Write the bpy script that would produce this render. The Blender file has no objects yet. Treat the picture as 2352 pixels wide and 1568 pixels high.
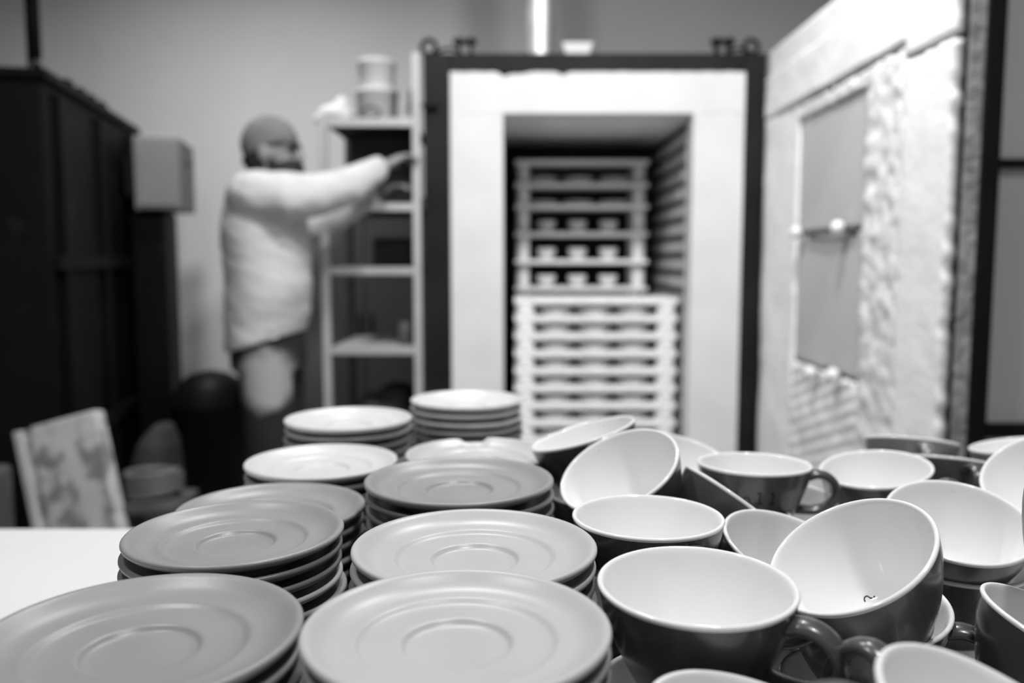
import bpy, bmesh, math, random
from mathutils import Vector, Matrix, Quaternion, noise as mnoise

random.seed(7)
scene = bpy.context.scene
COL = scene.collection
PI = math.pi

# ------------------------------------------------------------------ camera
FPX, CX, CY = 1960.0, 1176.0, 784.0
PITCH = math.atan(184 / 1960.0)
CAM_Z = 1.13
cam_data = bpy.data.cameras.new('camera')
cam_data.sensor_width = 36.0
cam_data.lens = 36.0 * FPX / 2352.0
cam_data.clip_start = 0.02
cam_data.dof.use_dof = True
cam_data.dof.focus_distance = 0.535
cam_data.dof.aperture_fstop = 4.0
cam_data.dof.aperture_blades = 9
cam = bpy.data.objects.new('camera', cam_data)
cam.location = (0, 0, CAM_Z)
cam.rotation_euler = (PI / 2 - PITCH, 0, 0)
COL.objects.link(cam)
scene.camera = cam

# ------------------------------------------------------------------ world, lamps, exposure
world = bpy.data.worlds.new('world')
scene.world = world
world.use_nodes = True
bg = world.node_tree.nodes['Background']
bg.inputs[0].default_value = (1, 1, 1, 1)
bg.inputs[1].default_value = 0.28


def area(name, loc, size, power, target=None, sy=None):
    d = bpy.data.lights.new(name, 'AREA')
    d.energy = power
    d.size = size
    if sy:
        d.shape = 'RECTANGLE'
        d.size_y = sy
    o = bpy.data.objects.new(name, d)
    o.location = loc
    if target is not None:
        o.rotation_euler = (Vector(target) - Vector(loc)).to_track_quat('-Z', 'Y').to_euler()
    COL.objects.link(o)
    return o


# kiln ceiling lamp pair, plus fill lights added for table and back wall
for nm_, x_, y_, pw_, aim, spr in (('ceiling_lamp_kiln_a', -0.20, 1.85, 15, (-0.1, 2.65, 0.6), 150), ('ceiling_lamp_kiln_b', 0.50, 1.85, 15, (0.4, 2.65, 0.6), 150),
                              ('table_fill_a', -0.85, 0.60, 8, (-0.6, 0.9, 0.6), 160), ('table_fill_b', 0.45, 0.30, 12, (0.40, 0.55, 0.6), 160),
                              ('rear_wall_fill', -1.30, 3.35, 9, (-1.45, 4.0, 0.0), 140)):
    area(nm_, (x_, y_, 2.86), 0.16, pw_, aim).data.spread = math.radians(spr)

scene.view_settings.view_transform = 'Standard'
scene.view_settings.look = 'None'
scene.view_settings.gamma = 1.0
scene.view_settings.use_curve_mapping = False
scene.view_settings.exposure = 0.55
try:
    scene.cycles.max_bounces = 8
    scene.cycles.diffuse_bounces = 4
    scene.cycles.sample_clamp_indirect = 6.0
    scene.cycles.caustics_reflective = False
    scene.cycles.caustics_refractive = False
except Exception:
    pass


def at(x, y, Y):
    """World point seen at photo pixel (x, y) on the upright plane Y metres ahead."""
    u, v = (x - CX) / FPX, (CY - y) / FPX
    d = Vector((u, math.cos(PITCH) + v * math.sin(PITCH), -math.sin(PITCH) + v * math.cos(PITCH)))
    return Vector((0, 0, CAM_Z)) + d * (Y / d.y)


def at_z(x, y, z):
    u, v = (x - CX) / FPX, (CY - y) / FPX
    d = Vector((u, math.cos(PITCH) + v * math.sin(PITCH), -math.sin(PITCH) + v * math.cos(PITCH)))
    return Vector((0, 0, CAM_Z)) + d * ((z - CAM_Z) / d.z)


# ------------------------------------------------------------------ materials (the photo is black and white)
MATS = {}


def mat(name, val, rough=0.5, var=0.06, scale=8.0, bump=0.0, bscale=60.0, metal=0.0, spec=0.5, coat=0.0, detail=3.0,
        speck=None):
    if name in MATS:
        return MATS[name]
    m = bpy.data.materials.new(name)
    m.use_nodes = True
    nt = m.node_tree
    b = nt.nodes['Principled BSDF']
    tc = nt.nodes.new('ShaderNodeTexCoord')
    nz = nt.nodes.new('ShaderNodeTexNoise')
    nz.inputs['Scale'].default_value = scale
    nz.inputs['Detail'].default_value = detail
    nt.links.new(tc.outputs['Object'], nz.inputs['Vector'])
    rp = nt.nodes.new('ShaderNodeValToRGB')
    lo, hi = val * (1 - var), min(1.0, val * (1 + var))
    rp.color_ramp.elements[0].position = 0.35
    rp.color_ramp.elements[1].position = 0.65
    rp.color_ramp.elements[0].color = (lo, lo, lo, 1)
    rp.color_ramp.elements[1].color = (hi, hi, hi, 1)
    nt.links.new(nz.outputs['Fac'], rp.inputs['Fac'])
    out = rp.outputs['Color']
    if speck:
        sv, ss, thr = speck
        n2 = nt.nodes.new('ShaderNodeTexNoise')
        n2.inputs['Scale'].default_value = ss
        n2.inputs['Detail'].default_value = 2
        nt.links.new(tc.outputs['Object'], n2.inputs['Vector'])
        r2 = nt.nodes.new('ShaderNodeValToRGB')
        r2.color_ramp.elements[0].position = thr
        r2.color_ramp.elements[1].position = thr + 0.12
        nt.links.new(n2.outputs['Fac'], r2.inputs['Fac'])
        mx = nt.nodes.new('ShaderNodeMixRGB')
        nt.links.new(r2.outputs['Color'], mx.inputs['Fac'])
        nt.links.new(out, mx.inputs['Color1'])
        mx.inputs['Color2'].default_value = (sv, sv, sv, 1)
        out = mx.outputs['Color']
    nt.links.new(out, b.inputs['Base Color'])
    b.inputs['Roughness'].default_value = rough
    b.inputs['Metallic'].default_value = metal
    b.inputs['Specular IOR Level'].default_value = spec
    if coat:
        b.inputs['Coat Weight'].default_value = coat
        b.inputs['Coat Roughness'].default_value = 0.05
    if bump:
        nb = nt.nodes.new('ShaderNodeTexNoise')
        nb.inputs['Scale'].default_value = bscale
        nb.inputs['Detail'].default_value = 5
        nt.links.new(tc.outputs['Object'], nb.inputs['Vector'])
        bp = nt.nodes.new('ShaderNodeBump')
        bp.inputs['Strength'].default_value = bump
        bp.inputs['Distance'].default_value = 0.01
        nt.links.new(nb.outputs['Fac'], bp.inputs['Height'])
        nt.links.new(bp.outputs['Normal'], b.inputs['Normal'])
    MATS[name] = m
    return m


mat('wall_paint', 0.80, 0.85, 0.03, 2.0, 0.08, 40)
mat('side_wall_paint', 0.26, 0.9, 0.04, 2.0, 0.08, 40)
mat('ceiling_paint', 0.55, 0.9, 0.03, 2.0)
mat('floor_concrete', 0.22, 0.7, 0.25, 3.0, 0.1, 30)
mat('table_white', 0.72, 0.35, 0.02, 5.0)
mat('table_leg_metal', 0.25, 0.4, 0.05, 5.0, metal=0.8)
mat('glaze_white', 0.56, 0.36, 0.02, 20)
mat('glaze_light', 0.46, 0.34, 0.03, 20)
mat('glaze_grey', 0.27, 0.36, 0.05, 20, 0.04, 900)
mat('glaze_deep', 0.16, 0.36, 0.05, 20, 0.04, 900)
mat('cup_white', 0.82, 0.07, 0.01, 10, spec=0.4)
mat('cup_dark', 0.064, 0.28, 0.05, 20, spec=0.5, coat=0.15)
mat('cup_mid', 0.16, 0.30, 0.05, 20, spec=0.6, coat=0.2)
mat('print_black', 0.004, 0.5, 0.02, 20)
mat('steel_black', 0.007, 0.6, 0.25, 5.0, 0.1, 60, spec=0.15)
mat('steel_frame', 0.010, 0.6, 0.35, 4.0, 0.1, 60, spec=0.2)
mat('fibre_white', 0.71, 0.95, 0.03, 6.0, 0.25, 45)
mat('fibre_door', 0.85, 0.95, 0.03, 6.0, 0.25, 45)
mat('fibre_board', 0.50, 0.9, 0.05, 3.0, 0.1, 60)  # same white fibre, colour lowered to hold the dim grazing light
mat('fibre_rough', 0.74, 0.95, 0.08, 20, 0.5, 60)
mat('fibre_edge', 0.34, 0.95, 0.35, 40, 0.8, 80)
mat('brick_pale', 0.55, 0.9, 0.10, 10, 0.3, 60)
mat('unlit_brick', 0.022, 0.95, 0.3, 8, 0.3, 50)  # near-black colour stands in for the unlit depth of the chamber
mat('kiln_roof', 0.90, 0.95, 0.06, 8, 0.3, 50)
mat('element_wire', 0.05, 0.6, 0.2, 20)
mat('kiln_shelf', 0.93, 0.9, 0.05, 12, 0.2, 80)
mat('kiln_post', 0.90, 0.9, 0.04, 12, 0.2, 80)
mat('bisque', 0.74, 0.8, 0.03, 12)
mat('foil', 0.85, 0.55, 0.10, 10, metal=1.0)
mat('rack_steel', 0.50, 0.45, 0.06, 10, metal=0.2)
mat('rack_board', 0.40, 0.7, 0.06, 10)
mat('cupboard_grey', 0.13, 0.6, 0.1, 4)
mat('bucket_white', 0.68, 0.45, 0.03, 8)
mat('bag_white', 0.68, 0.7, 0.05, 8, 0.3, 20)
mat('dark_goods', 0.018, 0.7, 0.3, 8)
mat('grey_goods', 0.07, 0.7, 0.2, 8)
mat('steel_ring', 0.12, 0.4, 0.1, 8, metal=0.7)
mat('dark_kiln', 0.004, 0.6, 0.4, 3, 0.15, 20, spec=0.12, speck=(0.012, 7.0, 0.64))
mat('box_grey', 0.20, 0.6, 0.04, 6)
mat('mottled_board', 0.50, 0.8, 0.12, 4, 0.1, 40, speck=(0.20, 11.0, 0.47))
mat('board_edge', 0.46, 0.8, 0.08, 6)
mat('bin_black', 0.006, 0.5, 0.2, 4, spec=0.2)
mat('sack_grey', 0.04, 0.9, 0.2, 5, 0.3, 20)
mat('hose_grey', 0.11, 0.5, 0.1, 10)
mat('panel_grey', 0.45, 0.8, 0.05, 3)
mat('skin', 0.24, 0.55, 0.05, 20)
mat('knit_cap', 0.17, 0.95, 0.08, 30, 0.4, 150)
mat('hair_dark', 0.012, 0.8, 0.3, 40, 0.4, 150)
mat('lens_dark', 0.01, 0.15, 0.05, 10)
mat('jacket_pale', 0.52, 0.9, 0.06, 7, 0.25, 25)
mat('trouser_dark', 0.012, 0.95, 0.3, 6, 0.2, 40)
mat('shoe_dark', 0.02, 0.6, 0.2, 10)
mat('knob_ceramic', 0.85, 0.35, 0.02, 10)


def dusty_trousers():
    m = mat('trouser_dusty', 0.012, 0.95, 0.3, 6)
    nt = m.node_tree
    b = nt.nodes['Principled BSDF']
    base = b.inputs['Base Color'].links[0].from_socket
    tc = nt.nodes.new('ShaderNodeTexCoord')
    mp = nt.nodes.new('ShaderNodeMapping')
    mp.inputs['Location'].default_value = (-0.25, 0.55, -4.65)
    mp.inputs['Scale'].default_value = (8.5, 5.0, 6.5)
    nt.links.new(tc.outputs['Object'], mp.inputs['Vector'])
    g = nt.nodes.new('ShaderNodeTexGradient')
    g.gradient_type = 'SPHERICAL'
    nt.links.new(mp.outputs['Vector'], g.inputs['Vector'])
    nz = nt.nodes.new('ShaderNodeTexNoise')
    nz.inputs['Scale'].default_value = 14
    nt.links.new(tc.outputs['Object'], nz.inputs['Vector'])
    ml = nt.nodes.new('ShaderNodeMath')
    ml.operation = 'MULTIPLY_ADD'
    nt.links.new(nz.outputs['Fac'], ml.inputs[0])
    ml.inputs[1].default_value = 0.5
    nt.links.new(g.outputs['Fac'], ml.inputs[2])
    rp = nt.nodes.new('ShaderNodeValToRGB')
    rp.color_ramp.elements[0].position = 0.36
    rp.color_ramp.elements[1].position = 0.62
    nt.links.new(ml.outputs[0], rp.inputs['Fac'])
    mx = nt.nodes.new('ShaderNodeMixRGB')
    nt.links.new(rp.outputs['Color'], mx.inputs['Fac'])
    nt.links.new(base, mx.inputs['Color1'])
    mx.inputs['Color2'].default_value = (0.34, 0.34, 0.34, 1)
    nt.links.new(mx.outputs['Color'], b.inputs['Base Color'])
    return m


# ------------------------------------------------------------------ mesh helpers
def mesh(name, vs, fs, m, smooth=False):
    me = bpy.data.meshes.new(name)
    me.from_pydata([tuple(v) for v in vs], [], fs)
    me.update()
    bm = bmesh.new()
    bm.from_mesh(me)
    bmesh.ops.recalc_face_normals(bm, faces=bm.faces)
    bm.to_mesh(me)
    bm.free()
    if smooth:
        me.shade_smooth()
    me.materials.append(MATS[m] if isinstance(m, str) else m)
    return me


def obj(name, me, parent=None, loc=None, rot=None):
    o = bpy.data.objects.new(name, me)
    COL.objects.link(o)
    if parent is not None:
        o.parent = parent
    if loc is not None:
        o.location = loc
    if rot is not None:
        o.rotation_euler = rot
    return o


def tag(o, label=None, cat=None, group=None, kind=None):
    if label:
        o['label'] = label
    if cat:
        o['category'] = cat
    if group:
        o['group'] = group
    if kind:
        o['kind'] = kind
    return o


def empty(name, loc, label, cat, group=None, rot=None):
    o = obj(name, None, None, loc, rot)
    o.empty_display_size = 0.05
    return tag(o, label, cat, group)


def box_geo(x0, x1, y0, y1, z0, z1):
    v = [(x0, y0, z0), (x1, y0, z0), (x1, y1, z0), (x0, y1, z0), (x0, y0, z1), (x1, y0, z1), (x1, y1, z1), (x0, y1, z1)]
    f = [(0, 3, 2, 1), (4, 5, 6, 7), (0, 1, 5, 4), (1, 2, 6, 5), (2, 3, 7, 6), (3, 0, 4, 7)]
    return v, f


def bevel_me(me, w, seg=2):
    bm = bmesh.new()
    bm.from_mesh(me)
    bmesh.ops.bevel(bm, geom=list(bm.edges), offset=w, segments=seg, affect='EDGES', profile=0.5)
    bm.to_mesh(me)
    bm.free()
    return me


def box(name, x0, x1, y0, y1, z0, z1, m, parent=None, bev=0.0, world_parent=True):
    """Box from world extents; a parent's translation (and turn) is undone so world numbers can be used."""
    cx, cy, cz = (x0 + x1) / 2, (y0 + y1) / 2, (z0 + z1) / 2
    v, f = box_geo(x0 - cx, x1 - cx, y0 - cy, y1 - cy, z0 - cz, z1 - cz)
    me = mesh(name, v, f, m)
    if bev:
        bevel_me(me, bev)
    p = Vector((cx, cy, cz))
    if parent is not None and world_parent:
        p = p - parent_loc(parent)
    return obj(name, me, parent, p)


def parent_loc(p):
    l = Vector((0, 0, 0))
    while p is not None:
        l += p.location
        p = p.parent
    return l


def lathe_geo(prof, n=48, cap0=True, cap1=True):
    vs, fs = [], []
    for r, z in prof:
        for i in range(n):
            a = 2 * PI * i / n
            vs.append((r * math.cos(a), r * math.sin(a), z))
    for k in range(len(prof) - 1):
        for i in range(n):
            j = (i + 1) % n
            fs.append((k * n + i, k * n + j, (k + 1) * n + j, (k + 1) * n + i))
    if cap0:
        fs.append(tuple(range(n))[::-1])
    if cap1:
        b = (len(prof) - 1) * n
        fs.append(tuple(range(b, b + n)))
    return vs, fs


def frames(path):
    path = [Vector(p) for p in path]
    out = []
    prev = None
    for i, p in enumerate(path):
        t = (path[min(i + 1, len(path) - 1)] - path[max(i - 1, 0)]).normalized()
        if prev is None:
            a = Vector((0, 0, 1)) if abs(t.z) < 0.9 else Vector((1, 0, 0))
            u = t.cross(a).normalized()
        else:
            u = (prev - t * prev.dot(t)).normalized()
        prev = u
        out.append((p, u, t.cross(u).normalized(), t))
    return out


def tube_geo(path, rad, n=12, closed=False, round_ends=False):
    """rad: number, list of numbers or list of (ru, rw)."""
    fr = frames(path)
    if not isinstance(rad, (list, tuple)):
        rad = [rad] * len(path)
    rings = []
    for (p, u, w, t), r in zip(fr, rad):
        ru, rw = r if isinstance(r, (tuple, list)) else (r, r)
        rings.append([p + u * (ru * math.cos(2 * PI * i / n)) + w * (rw * math.sin(2 * PI * i / n)) for i in range(n)])
    if round_ends:
        def cap(idx, sgn):
            p, u, w, t = fr[idx]
            r = rad[idx]
            ru, rw = r if isinstance(r, (tuple, list)) else (r, r)
            res = []
            for ph in (0.5, 0.85, 1.25):
                c, s = math.cos(ph), math.sin(ph)
                q = p + t * (sgn * s * min(ru, rw))
                res.append([q + u * (ru * c * math.cos(2 * PI * i / n)) + w * (rw * c * math.sin(2 * PI * i / n)) for i in range(n)])
            return res
        rings = cap(0, -1)[::-1] + rings + cap(-1, 1)
    vs = [q for r in rings for q in r]
    fs = []
    m = len(rings)
    for k in range(m if closed else m - 1):
        k2 = (k + 1) % m
        for i in range(n):
            j = (i + 1) % n
            fs.append((k * n + i, k * n + j, k2 * n + j, k2 * n + i))
    if not closed:
        fs.append(tuple(range(n))[::-1])
        fs.append(tuple(range((m - 1) * n, m * n)))
    return vs, fs


def ell_geo(c, rx, ry, rz, n=24, m=14, rot=None):
    vs, fs = [], []
    c = Vector(c)
    for k in range(1, m):
        ph = PI * k / m
        for i in range(n):
            a = 2 * PI * i / n
            v = Vector((rx * math.sin(ph) * math.cos(a), ry * math.sin(ph) * math.sin(a), rz * math.cos(ph)))
            if rot:
                v = rot @ v
            vs.append(c + v)
    top, bot = len(vs), len(vs) + 1
    z = Vector((0, 0, rz))
    if rot:
        z = rot @ z
    vs += [c + z, c - z]
    for k in range(m - 2):
        for i in range(n):
            j = (i + 1) % n
            fs.append((k * n + i, k * n + j, (k + 1) * n + j, (k + 1) * n + i))
    for i in range(n):
        j = (i + 1) % n
        fs.append((top, j, i))
        fs.append((bot, (m - 2) * n + i, (m - 2) * n + j))
    return vs, fs


def loft_geo(rings):
    """rings: (cx, cy, cz, rx, ry) level ellipses from bottom to top."""
    n = 28
    vs, fs = [], []
    for cx, cy, cz, rx, ry in rings:
        for i in range(n):
            a = 2 * PI * i / n
            vs.append((cx + rx * math.cos(a), cy + ry * math.sin(a), cz))
    for k in range(len(rings) - 1):
        for i in range(n):
            j = (i + 1) % n
            fs.append((k * n + i, k * n + j, (k + 1) * n + j, (k + 1) * n + i))
    fs.append(tuple(range(n))[::-1])
    b = (len(rings) - 1) * n
    fs.append(tuple(range(b, b + n)))
    return vs, fs


def join_geo(*gs):
    vs, fs = [], []
    for v, f in gs:
        o = len(vs)
        vs += list(v)
        fs += [tuple(i + o for i in q) for q in f]
    return vs, fs


def union(name, gs, voxel, m, smooth_iter=4):
    """One continuous surface from overlapping closed shapes."""
    me = mesh(name, *join_geo(*gs), m)
    o = bpy.data.objects.new(name, me)
    COL.objects.link(o)
    r = o.modifiers.new('r', 'REMESH')
    r.mode = 'VOXEL'
    r.voxel_size = voxel
    if smooth_iter:
        s = o.modifiers.new('s', 'SMOOTH')
        s.factor = 0.5
        s.iterations = smooth_iter
    bpy.context.view_layer.update()
    dg = bpy.context.evaluated_depsgraph_get()
    out = bpy.data.meshes.new_from_object(o.evaluated_get(dg))
    bpy.data.objects.remove(o)
    out.name = name
    out.materials.clear()
    out.materials.append(MATS[m] if isinstance(m, str) else m)
    out.shade_smooth()
    return out


def grid_slab(y0, y1, z0, z1, x_face, depth, amp, nscale, ny, nz_, edge=0.0, seed=0.0, ridges=None):
    """Slab facing -X with an uneven face; returns geometry in world coordinates."""
    vs, fs = [], []
    for k in range(nz_ + 1):
        for i in range(ny + 1):
            y = y0 + (y1 - y0) * i / ny
            z = z0 + (z1 - z0) * k / nz_
            q = Vector((seed, y * nscale, z * nscale))
            d = mnoise.fractal(q, 0.9, 2.0, 3) * amp
            if ridges:
                d += ridges[1] * math.sin((z + 0.32 * y) * ridges[0])
            yy, zz = y, z
            if edge:
                if i in (0, ny):
                    yy += edge * mnoise.noise(Vector((seed + 9, z * 30, 0)))
                if k in (0, nz_):
                    zz += edge * mnoise.noise(Vector((seed + 5, y * 30, 0)))
            vs.append((x_face - d, yy, zz))
    W = ny + 1
    for k in range(nz_):
        for i in range(ny):
            a = k * W + i
            fs.append((a, a + 1, a + W + 1, a + W))
    # border ring pushed back to the slab's back
    loop = [i for i in range(W)] + [k * W + ny for k in range(1, nz_ + 1)] + [nz_ * W + i for i in range(ny - 1, -1, -1)] + [k * W for k in range(nz_ - 1, 0, -1)]
    base = len(vs)
    for a in loop:
        vs.append((x_face + depth, vs[a][1], vs[a][2]))
    n = len(loop)
    for i in range(n):
        j = (i + 1) % n
        fs.append((loop[i], base + i, base + j, loop[j]))
    fs.append(tuple(range(base, base + n)))
    return vs, fs


def world_part(name, geo, m, parent, smooth=False, bev=0):
    """A part whose geometry was written in world coordinates."""
    v, f = geo
    v = [Vector(p) for p in v]
    c = sum(v, Vector()) / len(v)
    me = mesh(name, [p - c for p in v], f, m, smooth)
    if bev:
        bevel_me(me, bev)
    o = obj(name, me, parent, c - (parent_loc(parent) if parent is not None else Vector()))
    return o


ORD = ['top', 'second', 'third', 'fourth', 'fifth', 'sixth', 'seventh', 'eighth', 'ninth', 'tenth', 'eleventh', 'twelfth',
       'thirteenth', 'fourteenth', 'fifteenth', 'sixteenth', 'seventeenth', 'eighteenth', 'nineteenth', 'twentieth',
       'twenty-first', 'twenty-second', 'twenty-third']

# ================================================================== the room
WALL_Y = 4.75
XL, XR, YB, ZC = -3.1, 3.0, -1.2, 3.0
for nm, b_, m_ in (
        ('floor', (XL, XR, YB, WALL_Y, -0.1, 0.0), 'floor_concrete'),
        ('wall_back', (XL, XR, WALL_Y, WALL_Y + 0.1, 0, ZC), 'wall_paint'),
        ('wall_left', (XL - 0.1, XL, YB, WALL_Y, 0, ZC), 'side_wall_paint'),
        ('wall_right', (XR, XR + 0.1, YB, WALL_Y, 0, ZC), 'side_wall_paint'),
        ('ceiling', (XL, XR, YB, WALL_Y, ZC, ZC + 0.1), 'ceiling_paint')):
    tag(box(nm, *b_, m_), kind='structure')

# ================================================================== table
TZ = 0.73
edge_y = at_z(100, 1213, TZ).y
tb = empty('work_table', (0, 0.7, 0), 'long white work table under the saucers and cups', 'table')
tx0, tx1, ty0 = -1.25, 0.95, 0.12
box('table_top', tx0, tx1, ty0, edge_y, TZ - 0.03, TZ, 'table_white', tb, 0.003)
for lx in (tx0 + 0.06, tx1 - 0.06):
    for ly in (ty0 + 0.06, edge_y - 0.06):
        box('leg', lx - 0.025, lx + 0.025, ly - 0.025, ly + 0.025, 0, TZ - 0.03, 'table_leg_metal', tb)
box('apron_rail', tx0 + 0.09, tx1 - 0.09, edge_y - 0.08, edge_y - 0.055, TZ - 0.10, TZ - 0.03, 'table_leg_metal', tb)
box('apron_rail', tx0 + 0.09, tx1 - 0.09, ty0 + 0.05, ty0 + 0.075, TZ - 0.10, TZ - 0.03, 'table_leg_metal', tb)

# ================================================================== saucers
SAUCER = [(0.0205, 0.0076), (0.0245, 0.0077), (0.0257, 0.0083), (0.0266, 0.0097), (0.0276, 0.0105), (0.0292, 0.0106), (0.0330, 0.0103),
          (0.0400, 0.0103), (0.0455, 0.0104), (0.0472, 0.0110), (0.0486, 0.0121), (0.0500, 0.0128), (0.0516, 0.0127), (0.0540, 0.0124),
          (0.0580, 0.0127), (0.0620, 0.0138), (0.0660, 0.0158), (0.0690, 0.0180), (0.0712, 0.0194), (0.0728, 0.0199), (0.0741, 0.0196), (0.0749, 0.0187),
          (0.0750, 0.0174), (0.0743, 0.0160), (0.0720, 0.0141), (0.0660, 0.0112), (0.0580, 0.0086), (0.0500, 0.0064),
          (0.0470, 0.0045), (0.0462, 0.0012), (0.0455, 0.0), (0.0425, 0.0), (0.0415, 0.0010), (0.0410, 0.0025)]


def saucer_mesh(m, chip=None):
    v, f = lathe_geo(SAUCER, 72)
    if chip is not None:
        out = []
        for p in v:
            r = math.hypot(p[0], p[1])
            a = math.atan2(p[1], p[0])
            d = (a - chip + PI) % (2 * PI) - PI
            w = max(0.0, 1 - (d / 0.22) ** 2) if abs(d) < 0.22 else 0.0
            w = min(1.0, w * 1.8) * max(0.0, min(1.0, (r - 0.058) / 0.010))
            k = 1 - 0.05 * w
            out.append((p[0] * k, p[1] * k, p[2] - 0.0045 * w))
        v = out
    return mesh('saucer', v, f, m, True)


SM = {k: saucer_mesh(k) for k in ('glaze_white', 'glaze_light', 'glaze_grey', 'glaze_deep')}
SM['chipped'] = saucer_mesh('glaze_light', math.radians(98))
W_, L_, G_, D_ = 'glaze_white', 'glaze_light', 'glaze_grey', 'glaze_deep'
# fitted rim centres relative to the camera for a 150 mm saucer: name -> (X, Y, Z), real diameter, tones from the top, phrase
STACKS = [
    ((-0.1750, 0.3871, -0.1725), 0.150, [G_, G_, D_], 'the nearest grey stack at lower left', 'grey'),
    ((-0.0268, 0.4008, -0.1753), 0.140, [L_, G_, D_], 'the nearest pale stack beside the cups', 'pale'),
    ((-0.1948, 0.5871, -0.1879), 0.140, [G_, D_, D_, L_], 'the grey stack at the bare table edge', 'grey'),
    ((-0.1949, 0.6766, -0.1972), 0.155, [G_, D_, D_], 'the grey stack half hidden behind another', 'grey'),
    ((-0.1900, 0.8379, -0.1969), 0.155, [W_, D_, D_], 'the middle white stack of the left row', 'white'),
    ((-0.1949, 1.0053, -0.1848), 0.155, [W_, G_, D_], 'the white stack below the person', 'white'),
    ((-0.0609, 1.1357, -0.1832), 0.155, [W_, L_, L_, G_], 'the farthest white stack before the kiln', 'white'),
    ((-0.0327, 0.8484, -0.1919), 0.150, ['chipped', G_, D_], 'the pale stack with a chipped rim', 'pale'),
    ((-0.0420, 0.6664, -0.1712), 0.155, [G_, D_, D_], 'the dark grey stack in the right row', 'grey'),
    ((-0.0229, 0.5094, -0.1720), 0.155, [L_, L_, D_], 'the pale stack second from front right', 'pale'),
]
for si, (c, dia, tones, phrase, colour) in enumerate(STACKS):
    k = dia / 0.15
    X, Y, Z = (q * k for q in c)
    s = dia / 0.15
    top_base = CAM_Z + Z - 0.0199 * s - TZ
    n = max(2, int(round(top_base / (0.0107 * s))))
    p = top_base / n
    for i in range(n + 1):
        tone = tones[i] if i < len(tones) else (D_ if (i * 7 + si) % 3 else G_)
        jx, jy = (0, 0) if i == 0 else (random.uniform(-0.0016, 0.0016), random.uniform(-0.0016, 0.0016))
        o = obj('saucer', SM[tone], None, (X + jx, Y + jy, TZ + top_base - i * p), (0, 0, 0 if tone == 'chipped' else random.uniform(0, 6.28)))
        o.scale = (s, s, s)
        w = {'glaze_white': 'white', 'glaze_light': 'pale grey', 'glaze_grey': 'grey', 'glaze_deep': 'dark grey',
             'chipped': 'pale grey chipped'}[tone]
        if i == 0:
            lab = f'{w} saucer on top of {phrase}'
        elif i == n:
            lab = f'{w} saucer at the very bottom of {phrase}'
        else:
            lab = f'{w} saucer, {ORD[i]} from top of {phrase}'
        tag(o, lab, 'saucer', 'saucers stacked on the white table')

# ================================================================== cups
CUP_H = 0.064
OUT = [(0.0225, 0.0012), (0.0245, 0.0), (0.0268, 0.0004), (0.0275, 0.003), (0.0300, 0.0070), (0.0345, 0.0140), (0.0388, 0.0220),
       (0.0425, 0.0300), (0.0465, 0.0400), (0.0497, 0.0500), (0.0514, 0.0580), (0.0519, 0.0612)]
INN = [(0.0519, 0.0612), (0.0525, 0.0624), (0.0523, 0.0633), (0.0517, 0.0639), (0.0507, 0.0641), (0.0498, 0.0637), (0.0491, 0.0626), (0.0484, 0.0604), (0.0474, 0.0560), (0.0455, 0.0490),
       (0.0424, 0.0395), (0.0387, 0.0300), (0.0346, 0.0215), (0.0300, 0.0142), (0.0266, 0.0102), (0.0232, 0.0082), (0.0180, 0.0072)]


def r_out(z):
    for (r0, z0), (r1, z1) in zip(OUT[2:], OUT[3:]):
        if z0 <= z <= z1:
            return r0 + (r1 - r0) * (z - z0) / (z1 - z0)
    return OUT[-1][0]


def cup_meshes(m):
    v, f = lathe_geo(OUT, 80, True, False)
    body = mesh('cup_body', v, f, m, True)
    v, f = lathe_geo(INN, 80, False, True)
    inner = mesh('cup_interior', v, f, 'cup_white', True)
    # strap handle
    pts = []
    key = [(0.0492, 0.0525), (0.0565, 0.0548), (0.0655, 0.0532), (0.0728, 0.0470), (0.0752, 0.0385), (0.0722, 0.0300), (0.0640, 0.0236), (0.0530, 0.0208), (0.0375, 0.0218)]
    for i in range(len(key) - 1):
        p0, p1, p2, p3 = (Vector(key[max(0, min(len(key) - 1, i + d))]) for d in (-1, 0, 1, 2))
        for t in (0, 0.25, 0.5, 0.75):
            q = 0.5 * ((2 * p1) + (p2 - p0) * t + (2 * p0 - 5 * p1 + 4 * p2 - p3) * t * t + (3 * p1 - p0 - 3 * p2 + p3) * t ** 3)
            pts.append((q.x, 0, q.y))
    pts.append((key[-1][0], 0, key[-1][1]))
    rad = []
    for i in range(len(pts)):
        t = i / (len(pts) - 1)
        wd = 0.0078 + 0.0012 * abs(2 * t - 1) ** 2
        rad.append((wd, 0.0040 + 0.0008 * abs(2 * t - 1) ** 3))
    hv, hf = tube_geo(pts, rad, 14)
    handle = mesh('cup_handle', hv, hf, m, True)
    return body, inner, handle


CM = {m: cup_meshes(m) for m in ('cup_dark', 'cup_mid')}


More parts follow.
